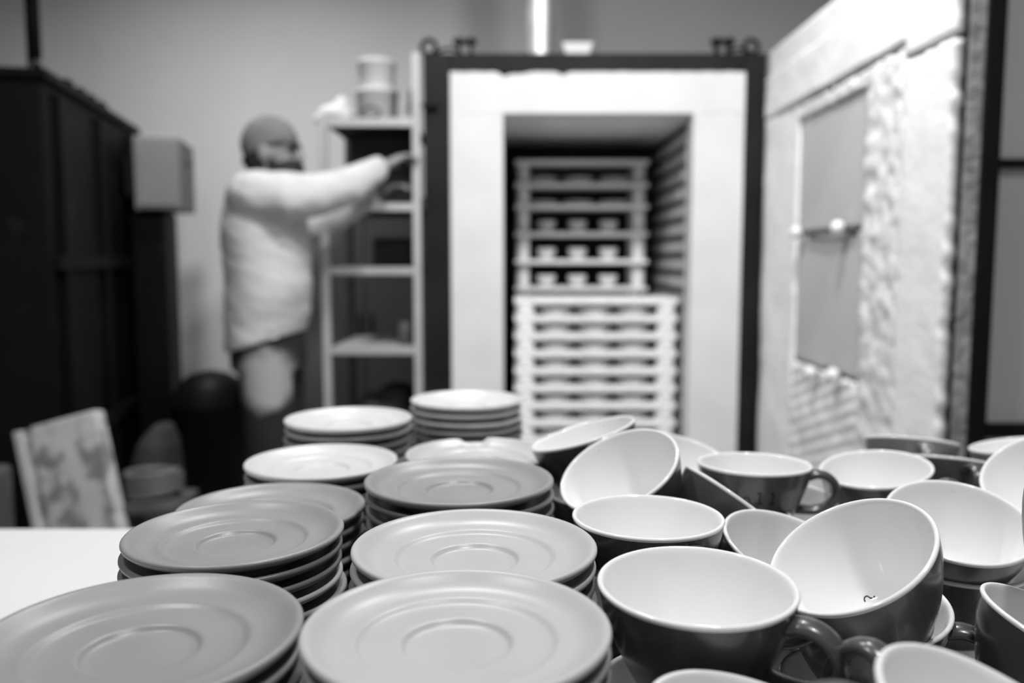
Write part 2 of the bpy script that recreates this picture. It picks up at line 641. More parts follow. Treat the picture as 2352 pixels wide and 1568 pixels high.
def lettering_mesh(word, z0, az, h=0.0075, w=0.0055, pitch=0.0112, st=0.0017):
    """Raised flat print wrapped round the cup: letters d, o, l."""
    quads = []

    def strip(poly):
        quads.append(poly)

    def ring(cx, cy, rx, ry):
        n = 20
        for i in range(n):
            a, b = 2 * PI * i / n, 2 * PI * (i + 1) / n
            strip([(cx + rx * math.cos(a), cy + ry * math.sin(a)), (cx + rx * math.cos(b), cy + ry * math.sin(b)),
                   (cx + (rx - st) * math.cos(b), cy + (ry - st) * math.sin(b)), (cx + (rx - st) * math.cos(a), cy + (ry - st) * math.sin(a))])

    def bar(x0, x1, y0, y1, n=4):
        for i in range(n):
            a, b = y0 + (y1 - y0) * i / n, y0 + (y1 - y0) * (i + 1) / n
            strip([(x0, a), (x1, a), (x1, b), (x0, b)])
    x = -pitch * (len(word) - 1) / 2
    for ch in word:
        if ch in 'do':
            ring(x, h * 0.5, w * 0.62, h * 0.5)
        if ch == 'd':
            bar(x + w * 0.62 - st, x + w * 0.62, 0, h * 1.62, 6)
        if ch == 'l':
            bar(x - st / 2, x + st / 2, 0, h * 1.62, 6)
            bar(x - w * 0.5, x + w * 0.5, 0, st, 1)
            bar(x - w * 0.45, x, h * 1.62 - st, h * 1.62, 1)
        x += pitch
    vs, fs = [], []
    for q in quads:
        b = len(vs)
        for (s, t) in q:
            z = z0 + t
            r = r_out(z) + 0.00025
            a = az + s / 0.046
            vs.append((r * math.cos(a), r * math.sin(a), z))
        fs.append(tuple(range(b, b + 4)))
    return mesh('lettering', vs, fs, 'print_black')


def make_cup(centre, tilt, az, label, m='cup_dark', group='cups piled on the white table'):
    """centre: rim centre relative to the camera; tilt: (a, b) of the rim normal (a, b, 1); az: heading of the handle."""
    nrm = Vector((tilt[0], tilt[1], 1)).normalized()
    c = Vector((centre[0], centre[1], CAM_Z + centre[2]))
    q = Vector((0, 0, 1)).rotation_difference(nrm)
    h = q.inverted() @ Vector((math.cos(az), math.sin(az), 0))
    spin = math.atan2(h.y, h.x)
    base = c - nrm * CUP_H
    o = empty('coffee_cup', base, label, 'cup', group)
    o.rotation_mode = 'QUATERNION'
    o.rotation_quaternion = q @ Quaternion((0, 0, 1), spin)
    b, i, hd = CM[m]
    obj('body', b, o)
    obj('interior', i, o)
    obj('handle', hd, o)
    return o, base


R_ = math.radians
CUPS = [
    # rim centre, tilt, handle heading, label, glaze, column below
    ((0.0979, 0.4386, -0.1691), (0.0, -0.038), -35, 'upright dark cup nearest the pale front saucers, handle to the right', 'cup_dark', 'the upright front cup', True),
    ((0.0944, 0.5801, -0.1755), (0.0, 0.0), -66, 'upright dark cup directly behind the upright front cup', 'cup_dark', 'the second upright cup', True),
    ((0.2280, 0.7900, -0.1885), (0.0037, 0.033), -8, 'upright dark cup in front of the kiln door post with loop handle showing right', 'cup_dark', 'the upright cup before the kiln post', True),
    ((0.2067, 0.5087, -0.1777), (-0.594, -0.196), 175, 'large steeply tilted cup showing its white inside with a small black mark', 'cup_dark', '', False),
    ((0.0877, 0.6938, -0.1704), (-0.489, -0.366), 100, 'tilted cup facing left beside the dark grey saucer stack', 'cup_dark', 'the tilted cup beside the grey saucers', True),
    ((0.0680, 0.8151, -0.1650), (-0.299, 0.0415), 60, 'farthest left cup, tipped so its rim runs up to the right', 'cup_dark', 'the farthest left cup', True),
    ((0.1897, 0.7000, -0.2017), (0.76, 0.20), 100, 'dark cup tipped to the right, back turned, in front of an upright cup', 'cup_dark', '', False),
    ((0.1810, 0.8700, -0.2020), (0.25, -0.25), 90, 'cup mostly hidden behind the tilted left cup, rim just showing', 'cup_dark', '', False),
    ((0.3572, 0.8240, -0.2018), (-0.145, -0.093), 90, 'open cup right of the loop handle, white inside facing forward', 'cup_dark', 'the open cup right of the loop handle', True),
    ((0.3394, 0.6323, -0.1950), (-0.0512, -0.370), 70, 'wide open cup tipped forward and nested in another at the right', 'cup_dark', '', False),
    ((0.4480, 0.7000, -0.1750), (-0.55, -0.30), 30, 'steeply tilted cup cut off by the right picture edge', 'cup_dark', 'the tilted cup at the right edge', True),
    ((0.4805, 1.0100, -0.2149), (0.124, 0.268), -102, 'grey cup seen from its handle side, farthest, below the kiln door', 'cup_mid', 'the farthest grey cup', True),
    ((0.4667, 0.9000, -0.2143), (0.154, 0.297), -94, 'darker cup seen from its handle side in front of the farthest grey cup', 'cup_dark', 'the darker cup with handle toward us', True),
    ((0.5745, 0.9500, -0.2052), (-0.146, 0.116), 10, 'grey cup at the right edge with a thin sliver of white inside', 'cup_mid', 'the far right grey cup', True),
    ((0.2044, 0.6000, -0.2065), (0.234, -0.247), 60, 'low cup wedged behind the upright front cup and the large tilted one', 'cup_dark', '', False),
    ((0.2325, 0.5430, -0.2215), (-0.05, -0.16), -27, 'dark cup holding the large tilted cup, handle curving to the right', 'cup_dark', 'the cup holding the large tilted one', True),
    ((0.1847, 0.2970, -0.1751), (0.38, -0.223), 172, 'cup cut off by the bottom picture edge at right, handle to the left', 'cup_dark', '', False),
    ((0.1060, 0.3300, -0.1930), (0.25, -0.02), 168, 'cup at the bottom picture edge in front of the upright front cup', 'cup_dark', 'the cup at the bottom edge', True),
    ((0.3450, 0.6450, -0.2290), (0.0, -0.06), 200, 'dark cup holding the wide open cup that is tipped forward', 'cup_dark', 'the cup holding the wide open one', True),
    ((0.3290, 0.4800, -0.2150), (0.35, -0.10), -75, 'cup with a slanting white rim at the lower right picture edge', 'cup_dark', 'the slanting cup at the lower right edge', True),
    ((0.3660, 0.5000, -0.1500), (0.5, 0.2), 10, 'dark cup seen from outside, nested at the lower right picture edge', 'cup_dark', '', False),
    ((0.2970, 0.7700, -0.2350), (0.30, -0.30), 200, 'low cup glimpsed through the loop handle', 'cup_mid', '', False),
]
cup_objs = []
for c, t, az, lab, m, col, has in CUPS:
    o, base = make_cup(c, t, R_(az), lab, m)
    cup_objs.append(o)
    if has:
        last = base.z - TZ + 0.004
        n = int((last - CUP_H) / 0.041) + 1
        if n < 1:
            continue
        p = (last - CUP_H) / max(1, n - 1) if n > 1 else 0
        for i in range(n):
            zr = CUP_H + p * (n - 1 - i) + TZ - CAM_Z
            place = 'directly under' if i == 0 else ('lowest in the pile under' if i == n - 1 else f'{ORD[i]} down in the pile under')
            make_cup((base.x, base.y, zr), (0, 0), R_(az + random.uniform(-25, 25)), f'dark cup {place} {col}', 'cup_dark')
# a cup lying among the front cups, only its handle standing up into view
lie = empty('coffee_cup', (0.146, 0.425, CAM_Z - 0.252), 'cup lying low between the front cups, dark handle sticking up', 'cup', 'cups piled on the white table')
zx = Vector((0.5, -0.85, -0.1)).normalized()
hx_ = (Vector((0, 0, 1)) - zx * zx.z).normalized()
lie.rotation_mode = 'QUATERNION'
lie.rotation_quaternion = Matrix((hx_, zx.cross(hx_), zx)).transposed().to_quaternion()
for nm_, me_ in zip(('body', 'interior', 'handle'), CM['cup_dark']):
    obj(nm_, me_, lie)
# print on the two cups that show it
for k, azl, z0 in ((2, -98, 0.0345), (1, -61, 0.0335)):
    obj('lettering', lettering_mesh('doll', z0, R_(azl)), cup_objs[k])


def inner_mark(o):
    """Small black curl and dot printed on the floor of the large tilted cup."""
    bpy.context.view_layer.update()
    q = o.rotation_quaternion.to_matrix().to_4x4()
    M = Matrix.Translation(o.location) @ q
    Mi = M.inverted()

    def zi(p):
        r = math.hypot(p.x, p.y)
        for (r1, z1), (r0, z0) in zip(INN[5:], INN[6:]):
            if r0 <= r <= r1:
                return z0 + (z1 - z0) * (r - r0) / (r1 - r0) + 0.0002
        return 0.0074

    def hit(x, y):
        a = Mi @ Vector((0, 0, CAM_Z))
        b = Mi @ at(x, y, 0.5)
        d = (b - a).normalized()
        t = (CUP_H - 0.001 - a.z) / d.z
        for _ in range(2000):
            p = a + d * t
            if p.z <= zi(p):
                break
            t += 0.0001
        return p
    path = [(1987, 1381), (1985, 1376), (1986, 1371), (1990, 1368.5), (1994, 1369), (1997, 1371.5), (2000, 1373.5), (2004, 1372.5)]
    pts = [hit(*p) for p in path]
    geo = tube_geo([(p.x, p.y, zi(p)) for p in pts], 0.00040, 6)
    dot = hit(2008, 1370)
    geo2 = ell_geo((dot.x, dot.y, zi(dot)), 0.0006, 0.0006, 0.0004, 8, 6)
    obj('printed_mark', mesh('printed_mark', *join_geo(geo, geo2), 'print_black'), o)


inner_mark(cup_objs[3])

# ================================================================== the kiln
KY = 3.30
kx0, kx1 = at(976, 600, KY).x, at(1750, 600, KY).x
kz1 = at(1300, 122, KY).z
jx0, jx1, jz1 = at(1036, 600, KY).x, at(1702, 600, KY).x, at(1300, 168, KY).z
ox0, ox1, oz1 = at(1156, 600, KY).x, at(1586, 600, KY).x, at(1300, 261, KY).z
IB = 4.24                      # inside back of the firing chamber
kiln = empty('kiln', ((kx0 + kx1) / 2, KY + 0.5, 0), 'large open kiln with dark steel frame and white fibre jambs', 'kiln')
box('frame_post', kx0, jx0, KY, KY + 0.09, 0.10, kz1, 'steel_frame', kiln, 0.004)
box('frame_post', jx1, kx1, KY, KY + 0.09, 0.10, kz1, 'steel_frame', kiln, 0.004)
box('frame_header', jx0, jx1, KY, KY + 0.09, jz1, kz1, 'steel_frame', kiln, 0.003)
box('frame_sill', jx0, jx1, KY, KY + 0.09, 0.10, 0.22, 'steel_frame', kiln, 0.003)
box('side_shell', kx0 + 0.004, kx0 + 0.02, KY + 0.09, IB + 0.16, 0.12, kz1 - 0.01, 'steel_black', kiln)
box('side_shell', kx1 - 0.02, kx1 - 0.004, KY + 0.09, IB + 0.16, 0.12, kz1 - 0.01, 'steel_black', kiln)
box('back_shell', kx0 + 0.02, kx1 - 0.02, IB + 0.14, IB + 0.16, 0.12, kz1 - 0.01, 'steel_black', kiln)
box('roof_shell', kx0 + 0.02, kx1 - 0.02, KY + 0.09, IB + 0.14, kz1 - 0.03, kz1 - 0.01, 'steel_black', kiln)
for lx in (kx0 + 0.05, kx1 - 0.05):
    for ly in (KY + 0.06, IB + 0.1):
        box('foot', lx - 0.04, lx + 0.04, ly - 0.04, ly + 0.04, 0, 0.12, 'steel_black', kiln)


def jamb(name, x0, x1, z0, z1, seed, notches=()):
    """Fibre panel in the front plane with a slightly uneven outer edge."""
    nx, nz_ = max(4, int((x1 - x0) / 0.02)), max(4, int((z1 - z0) / 0.03))
    vs, fs = [], []
    W = nx + 1
    for k in range(nz_ + 1):
        for i in range(nx + 1):
            x, z = x0 + (x1 - x0) * i / nx, z0 + (z1 - z0) * k / nz_
            if k == nz_:
                z += 0.003 * mnoise.noise(Vector((x * 25, seed, 1)))
                for nxp, w, d in notches:
                    z -= d * max(0, 1 - abs(x - nxp) / w)
            vs.append((x, KY - 0.004 - 0.003 * mnoise.noise(Vector((x * 6, z * 6, seed))), z))
    for k in range(nz_):
        for i in range(nx):
            a = k * W + i
            fs.append((a, a + 1, a + W + 1, a + W))
    loop = [i for i in range(W)] + [k * W + nx for k in range(1, nz_ + 1)] + [nz_ * W + i for i in range(nx - 1, -1, -1)] + [k * W for k in range(nz_ - 1, 0, -1)]
    b = len(vs)
    for a in loop:
        vs.append((vs[a][0], KY + 0.12, vs[a][2]))
    n = len(loop)
    for i in range(n):
        j = (i + 1) % n
        fs.append((loop[i], b + i, b + j, loop[j]))
    fs.append(tuple(range(b, b + n)))
    return world_part(name, (vs, fs), 'fibre_white', kiln)


jamb('jamb_panel', jx0 + 0.001, ox0, 0.225, oz1, 1.0)
jamb('jamb_panel', ox1, jx1 - 0.001, 0.225, oz1, 2.0)
jamb('lintel_panel', jx0 + 0.001, jx1 - 0.001, oz1 + 0.001, jz1 + 0.004, 3.0,
     ((at(1158, 170, KY).x, 0.03, 0.018), (at(1190, 170, KY).x, 0.05, 0.010), (at(1294, 170, KY).x, 0.025, 0.014)))
box('chamber_ceiling', ox0 - 0.08, ox1 + 0.08, KY + 0.121, IB + 0.1, oz1 + 0.002, oz1 + 0.10, 'kiln_roof', kiln)
box('chamber_back', ox0 - 0.08, ox1 + 0.08, IB, IB + 0.1, 0.25, oz1 + 0.001, 'unlit_brick', kiln)
box('chamber_floor', ox0 - 0.08, ox1 + 0.08, KY + 0.121, IB, 0.20, 0.30, 'unlit_brick', kiln)
box('chamber_wall', ox0 - 0.08, ox0 - 0.001, KY + 0.121, IB, 0.301, oz1, 'unlit_brick', kiln)
rw = box('chamber_wall', ox1 + 0.022, ox1 + 0.09, KY + 0.121, IB, 0.301, oz1, 'unlit_brick', kiln)
z, k = 0.304, 0
while z < oz1 - 0.05:
    hgt = min(0.066, oz1 - z - 0.004)
    y = KY + 0.124 - (0.13 if k % 2 else 0)
    while y < IB - 0.01:
        y0, y1 = max(y, KY + 0.124), min(y + 0.25, IB - 0.004)
        if y1 - y0 > 0.03:
            box('brick', ox1 + 0.001 + random.uniform(0, 0.003), ox1 + 0.0219, y0, y1 - 0.004, z, z + hgt - 0.022, 'brick_pale', rw)
        y += 0.25
    box('heating_element', ox1 + 0.006, ox1 + 0.0219, KY + 0.13, IB - 0.01, z + hgt - 0.017, z + hgt - 0.006, 'element_wire', rw)
    z += 0.072
    k += 1
# lifting lugs on the roof frame
for px_ in (985, 1725):
    c = at(px_, 98, KY + 0.03)
    pts = [(c.x + 0.027 * math.cos(a), c.y, kz1 + 0.028 + 0.027 * math.sin(a)) for a in [2 * PI * i / 20 for i in range(20)]]
    world_part('lifting_eye', tube_geo(pts, 0.009, 8, True), 'steel_black', kiln, True)
for px_ in (1068, 1660):
    c = at(px_, 95, KY + 0.03)
    g = box_geo(c.x - 0.030, c.x - 0.016, c.y - 0.02, c.y + 0.02, kz1 - 0.002, kz1 + 0.062)
    g2 = box_geo(c.x + 0.016, c.x + 0.030, c.y - 0.02, c.y + 0.02, kz1 - 0.002, kz1 + 0.062)
    g3 = tube_geo([(c.x - 0.045, c.y, kz1 + 0.048), (c.x + 0.045, c.y, kz1 + 0.048)], 0.012, 10)
    world_part('hinge_bracket', join_geo(g, g2, g3), 'steel_black', kiln)
for px_, s_ in ((1030, 1), (1700, -1)):
    c = at(px_, 110, KY + 0.03)
    pts = [(c.x + s_ * (-0.05 + 0.1 * t), c.y, kz1 + 0.006 + 0.018 * math.sin(PI * t)) for t in [i / 8 for i in range(9)]]
    world_part('chain_link', tube_geo(pts, 0.006, 8), 'steel_black', kiln, True)
lat = at(988, 245, KY)
world_part('latch', tube_geo([(lat.x - 0.03, KY - 0.02, lat.z), (lat.x + 0.03, KY - 0.02, lat.z)], 0.009, 10), 'steel_black', kiln, True)
# corrugated foil flue
fx = at(1240, 60, KY + 0.25).x
fr = 34 * (KY + 0.25) / FPX
prof, zz, k = [], kz1 - 0.02, 0
while zz < ZC - 0.004:
    prof.append((fr * (1.0 if k % 2 else 0.93), zz - kz1))
    zz += 0.011
    k += 1
fl = obj('flue_duct', mesh('flue_duct', *lathe_geo(prof, 32), 'foil', True), None, (fx, KY + 0.25, kz1))
tag(fl, 'shiny corrugated foil flue rising from the kiln roof', 'duct')
bx = at(1325, 100, KY + 0.06)
vb = [(-0.060, -0.03, 0.046), (0.060, -0.03, 0.046), (0.060, 0.03, 0.046), (-0.060, 0.03, 0.046), (-0.045, -0.025, 0), (0.045, -0.025, 0), (0.045, 0.025, 0), (-0.045, 0.025, 0)]
tray = obj('small_tray', bevel_me(mesh('small_tray', vb, [(0, 1, 2, 3), (4, 7, 6, 5), (0, 4, 5, 1), (1, 5, 6, 2), (2, 6, 7, 3), (3, 7, 4, 0)], 'bucket_white'), 0.004), None, (bx.x, KY + 0.05, kz1))
tag(tray, 'small white tray lying on the kiln roof beside the flue', 'tray')

# ---- kiln door swung open at right angles
dx = at(1748, 600, KY).x
DY0, DY1 = 1.90, KY - 0.012
dz0, dz1 = 0.22, at(1750, 121, KY).z
door = empty('kiln_door', (dx + 0.05, (DY0 + DY1) / 2, dz0), 'wide open kiln door showing rough white fibre lining', 'kiln door')
box('steel_shell', dx + 0.068, dx + 0.105, DY0 - 0.005, DY1, dz0, dz1 + 0.012, 'steel_black', door, 0.003)
box('fibre_backing', dx + 0.034, dx + 0.067, DY0, DY1, dz0, dz1, 'fibre_edge', door)
box('gap_shade_sheet', dx + 0.024, dx + 0.033, DY0 + 0.006, DY1, dz0, dz1 - 0.004, 'steel_black', door)  # black sheet added so the gap and panel seams read as shade
zs, zl, ztop = CAM_Z + 0.09, CAM_Z - 0.335, CAM_Z + 0.525


def panel(nm, y0, y1, z0, z1, m, amp, ns, edge, off=0.0, seed=0, ridges=None, label=None):
    ny, nz_ = max(4, int((y1 - y0) / 0.012)), max(4, int((z1 - z0) / 0.012))
    o = world_part(nm, grid_slab(y0, y1, z0, z1, dx + off, 0.0235 - off, amp, ns, ny, nz_, edge, seed, ridges), m, door, True)
    if label:
        o['label'] = label
    return o


Ya, Yb, Yc, Yd, Ye = DY1, 2.905, 2.345, 2.135, DY0 + 0.008
panel('hinge_margin', Yb + 0.004, Ya, dz0, ztop - 0.004, 'fibre_door', 0.004, 5, 0.003, 0, 1)
panel('top_band', Yd + 0.004, Ya, ztop + 0.006, dz1 - 0.10, 'fibre_door', 0.006, 5, 0.012, -0.006, 2)
panel('top_edge', Ye, Ya, dz1 - 0.097, dz1 - 0.004, 'fibre_door', 0.003, 6, 0.003, 0.006, 3)
panel('corner_panel', Ye, Yd, CAM_Z + 0.495, dz1 - 0.10, 'fibre_door', 0.003, 7, 0.006, 0, 4)
panel('outer_margin', Ye, Yd, dz0, CAM_Z + 0.48, 'fibre_door', 0.003, 6, 0.010, 0, 5)
panel('rough_column', Yd + 0.003, Yc, dz0, ztop - 0.010, 'fibre_rough', 0.008, 22, 0.010, -0.002, 6)
panel('smooth_board', Yc + 0.003, Yb, zs + 0.005, CAM_Z + 0.468, 'fibre_board', 0.001, 3, 0.002, 0.010, 7, None, 'smooth white board darkened as if in grazing light')
panel('smooth_board', Yc + 0.003, Yb, zl + 0.005, zs - 0.005, 'fibre_board', 0.001, 3, 0.002, 0.010, 8, None, 'smooth white board darkened as if in grazing light')
panel('top_strip', Yc + 0.003, Yb, CAM_Z + 0.471, ztop - 0.012, 'fibre_rough', 0.006, 22, 0.012, 0.0, 9)
panel('ribbed_panel', Yc + 0.003, Yb, dz0, zl - 0.006, 'fibre_door', 0.006, 9, 0.006, 0.002, 10, (150.0, 0.004))
for y_, z_ in ((2.835, zs + 0.004), (2.475, zs + 0.006), (2.66, zl - 0.012), (2.475, zl + 0.004)):
    kn = world_part('ceramic_stud', ell_geo((dx - 0.022, y_, z_), 0.020, 0.021, 0.021, 16, 10), 'knob_ceramic', door, True)
    g = tube_geo([(0.022, 0, 0), (-0.030 + 0.022, 0, 0)], 0.008, 10)
    obj('stud_pin', mesh('stud_pin', [Vector(p) + Vector((0.010, 0, 0)) for p in g[0]], g[1], 'element_wire', True), kn)
tg = tube_geo([(dx + 0.004, 2.40, zs), (dx - 0.004, 2.56, zs - 0.002), (dx + 0.002, 2.80, zs)], 0.007, 8)
world_part('seam_rod', tg, 'element_wire', door, True)

# ---- kiln furniture and the ware inside
pm_post = mesh('kiln_post', *lathe_geo([(0.030, 0.0), (0.034, 0.006), (0.035, 0.012), (0.035, 0.036), (0.034, 0.042), (0.030, 0.0475)], 20), 'kiln_post', True)
fsx = at(1368, 700, 3.45)
FW = 0.655


def slab_mesh(w, d, t):
    v, f = box_geo(-w / 2, w / 2, -d / 2, d / 2, 0, t)
    return bevel_me(mesh('kiln_shelf', v, f, 'kiln_shelf'), 0.004)


sl_front = slab_mesh(FW, 0.30, 0.023)
ztop_slab = at(1368, 692, 3.42).z - 0.012
SB = saucer_mesh('bisque')
for i in range(10):
    zt = ztop_slab - i * 0.0710
    if zt < 0.30:
        break
    nm = ORD[i]
    tag(obj('kiln_shelf', sl_front, None, (fsx.x, 3.57, zt)), f'bright kiln shelf, {nm} in the front stack inside the kiln', 'kiln shelf', 'front stack kiln shelves')
    if zt - 0.0710 < 0.30 or i == 9:
        continue
    zb = zt - 0.0710 + 0.023
    for s_, side in ((-1, 'left'), (1, 'right')):
        for yy, fb in ((-0.112, 'front'), (0.112, 'rear')):
            o = obj('kiln_post', pm_post, None, (fsx.x + s_ * (FW / 2 - 0.042), 3.57 + yy, zb))
            o.scale = (1.1, 1.1, 0.048 / 0.0475)
            tag(o, f'white kiln post under the {nm} front stack shelf, {fb} {side} corner', 'kiln post', 'front stack kiln posts')
    for j, side in ((-1, 'left'), (0, 'middle'), (1, 'right')):
        for yy, fb in ((-0.065, 'front'), (0.078, 'rear')):
            o = obj('saucer', SB, None, (fsx.x + j * 0.158 - 0.002, 3.57 + yy, zb))
            o.scale = (0.95, 0.92, 1.45)
            tag(o, f'unglazed saucer under the {nm} front stack shelf, {fb} {side}', 'saucer', 'saucers in the front kiln stack')
# base that carries the front stack
nlev = int((ztop_slab - 0.30) / 0.0710)
zlow = ztop_slab - min(9, nlev) * 0.0710
tag(box('stack_base', fsx.x - 0.30, fsx.x + 0.30, 3.46, 3.70, 0.30, zlow, 'brick_pale'), 'pale brick base carrying the front kiln stack', 'base')

rsx = at(1337, 500, 3.86)
RW = 0.60
sl_rear = slab_mesh(RW, 0.28, 0.020)
ry = [at(1337, q, 3.86).z for q in (371, 424, 474, 537, 601, 664)]
cupb = join_geo(lathe_geo([(0.024, 0), (0.027, 0.003), (0.036, 0.018), (0.041, 0.034), (0.043, 0.052), (0.040, 0.052), (0.037, 0.034), (0.030, 0.012), (0.010, 0.006)], 28))
CB = mesh('bisque_cup', *cupb, 'bisque', True)
for i, zt in enumerate(ry):
    nm = ORD[i]
    tag(obj('kiln_shelf', sl_rear, None, (rsx.x, 4.01, zt - 0.010)), f'shaded kiln shelf, {nm} in the rear stack inside the kiln', 'kiln shelf', 'rear stack kiln shelves')
    if i == 0:
        continue
    gap = ry[i - 1] - zt - 0.020
    for s_, side in ((-1, 'left'), (1, 'right')):
        o = obj('kiln_post', pm_post, None, (rsx.x + s_ * (RW / 2 - 0.035), 3.94, zt + 0.010))
        o.scale = (0.85, 0.85, gap / 0.0475)
        tag(o, f'kiln post on the {nm} rear stack shelf, {side} side', 'kiln post', 'rear stack kiln posts')
        o2 = o.copy()
        COL.objects.link(o2)
        o2.location.y = 4.10
        o2['label'] = f'kiln post on the {nm} rear stack shelf, back {side} corner'
    for j, side in ((-1, 'left'), (0, 'middle'), (1, 'right')):
        if i < 3:
            o = obj('saucer', SB, None, (rsx.x + j * 0.165 - 0.01, 3.97, zt + 0.010))
            o.scale = (0.98, 0.98, 1.5 if i == 1 else 1.0)
            tag(o, f'unglazed saucer on the {nm} rear stack shelf, {side}', 'saucer', 'saucers in the rear kiln stack')
        else:
            o = obj('bisque_cup', CB, None, (rsx.x + j * 0.142 - 0.014, 3.95, zt + 0.010))
            tag(o, f'unglazed cup on the {nm} rear stack shelf, {side}', 'cup', 'cups in the rear kiln stack')
zr = ry[-1] - 0.010
k = 0
while zr - 0.12 > 0.30:
    for s_, side in ((-1, 'left'), (1, 'right')):
        o = obj('kiln_post', pm_post, None, (rsx.x + s_ * (RW / 2 - 0.035), 4.01, zr - 0.105))
        o.scale = (0.85, 0.85, 0.105 / 0.0475)
        tag(o, f'kiln post below the rear stack shelves, {ORD[k + 1]} tier down, {side}', 'kiln post', 'rear stack kiln posts')
    zr -= 0.125
    tag(obj('kiln_shelf', sl_rear, None, (rsx.x, 4.01, zr)), f'shaded kiln shelf low in the rear stack, {ORD[k + 6]} from its top', 'kiln shelf', 'rear stack kiln shelves')
    k += 1
tag(box('stack_base', rsx.x - 0.27, rsx.x + 0.27, 3.90, 4.13, 0.30, zr, 'brick_pale'), 'pale brick base carrying the rear kiln stack', 'base')

# ================================================================== black framed screen at the right
sy = 1.96
sx0 = at(2222, 600, sy).x + 0.028
scr = empty('steel_screen', (sx0 + 0.35, sy, 0), 'black steel framed screen with grey panels at the right edge', 'screen')
z_r1, z_r2 = at(2300, 374, sy).z, at(2300, 990, sy).z
sx1 = sx0 + 0.72
for x_ in (sx0, sx1 - 0.036):
    box('post', x_, x_ + 0.036, sy, sy + 0.04, 0, 2.1, 'steel_black', scr, 0.002)
for zz, hh in ((z_r1, 0.010), (z_r2, 0.016), (2.08, 0.015), (0.10, 0.015)):
    box('rail', sx0 + 0.036, sx1 - 0.036, sy + 0.002, sy + 0.038, zz - hh, zz + hh, 'steel_black', scr, 0.002)
for a, b_ in ((0.115, z_r2 - 0.016), (z_r2 + 0.016, z_r1 - 0.010), (z_r1 + 0.010, 2.065)):
    box('panel', sx0 + 0.036, sx1 - 0.036, sy + 0.024, sy + 0.030, a, b_, 'panel_grey', scr)

# ================================================================== shelf rack with its goods
RY0, RY1 = 3.30, 3.84
rx0, rx1 = at(733, 400, RY0).x, at(968, 400, RY0).x - 0.004
pw = 0.030
rz1 = at(965, 120, RY0).z
zt_ = [at(850, q, RY0).z for q in (280, 475, 622, 806)] + [0.32]
rack = empty('shelf_rack', ((rx0 + rx1) / 2, (RY0 + RY1) / 2, 0), 'grey steel shelf rack standing left of the kiln', 'shelf rack')
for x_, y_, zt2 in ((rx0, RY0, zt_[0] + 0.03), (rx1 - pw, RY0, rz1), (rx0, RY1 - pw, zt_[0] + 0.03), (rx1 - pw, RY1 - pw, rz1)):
    box('post', x_, x_ + pw, y_, y_ + pw, 0, zt2, 'rack_steel' if y_ == RY0 else 'grey_goods', rack, 0.002)  # shade inside the rack is put into the rear posts' darker colour
for i, zz in enumerate(zt_):
    th = 0.028 if i else 0.032
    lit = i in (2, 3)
    sh_ = box('shelf', rx0 + pw + 0.001, rx1 - pw - 0.001, RY0 + 0.014, RY1 - 0.003, zz - th / 2, zz + th / 2, 'rack_board' if lit else 'dark_goods', rack, 0.002)  # other decks coloured near black to stand for their shaded undersides
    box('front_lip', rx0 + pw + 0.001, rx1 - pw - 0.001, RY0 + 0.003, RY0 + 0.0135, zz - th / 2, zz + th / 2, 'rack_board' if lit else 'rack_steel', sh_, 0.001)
TOPZ = zt_[0] + 0.016
# stacked buckets on top
bc = at(864, 200, 3.50)
s_ = 3.50 / FPX
tag(obj('bucket', mesh('bucket', *lathe_geo([(0.072, 0), (0.076, 0.004), (0.083, 0.126), (0.087, 0.128), (0.087, 0.140), (0.060, 0.142)], 32), 'bucket_white', True), None, (bc.x, 3.52, TOPZ)),
    'white plastic bucket on top of the shelf rack, lower of two', 'bucket')
tag(obj('bucket', mesh('bucket', *lathe_geo([(0.066, 0), (0.069, 0.004), (0.075, 0.098), (0.078, 0.100), (0.078, 0.114), (0.062, 0.120), (0.01, 0.122)], 32), 'bucket_white', True), None, (bc.x, 3.52, TOPZ + 0.1425)),
    'smaller white lidded bucket stacked on the lower bucket', 'bucket')
gb = union('paper_bag', [ell_geo((0.02, 0, 0.035), 0.075, 0.06, 0.04), ell_geo((0.045, 0, 0.060), 0.035, 0.045, 0.045), box_geo(-0.06, 0.08, -0.05, 0.05, 0.0, 0.025)], 0.006, 'bag_white', 6)
wb = at(762, 250, 3.42)
tag(obj('paper_bag', gb, None, (wb.x - 0.008, 3.44, TOPZ + 0.001)), 'slumped white bag on top of the shelf rack beside the buckets', 'bag')
rb = at(850, 262, 3.33)
torus = [(0.036 * math.cos(2 * PI * i / 20), 0, 0.020 + 0.020 * math.sin(2 * PI * i / 20)) for i in range(20)]
rg = obj('metal_ring', mesh('metal_ring', *tube_geo(torus, 0.006, 8, True), 'steel_ring', True), None, (rb.x, 3.335, TOPZ + 0.005))
tag(rg, 'small shiny metal ring at the front edge of the rack top', 'ring')
cb = at(942, 205, 3.66)
cab = [(0.0, 0, 0), (0.012, 0, 0.05), (-0.004, 0, 0.09), (0.010, 0, 0.14), (0.0, 0, 0.17)]
tag(obj('dark_tool', mesh('dark_tool', *tube_geo(cab, [0.014, 0.012, 0.008, 0.016, 0.008], 10), 'dark_goods', True), None, (cb.x, 3.66, TOPZ)),
    'dark slim tool standing on the rack top near the kiln', 'tool')
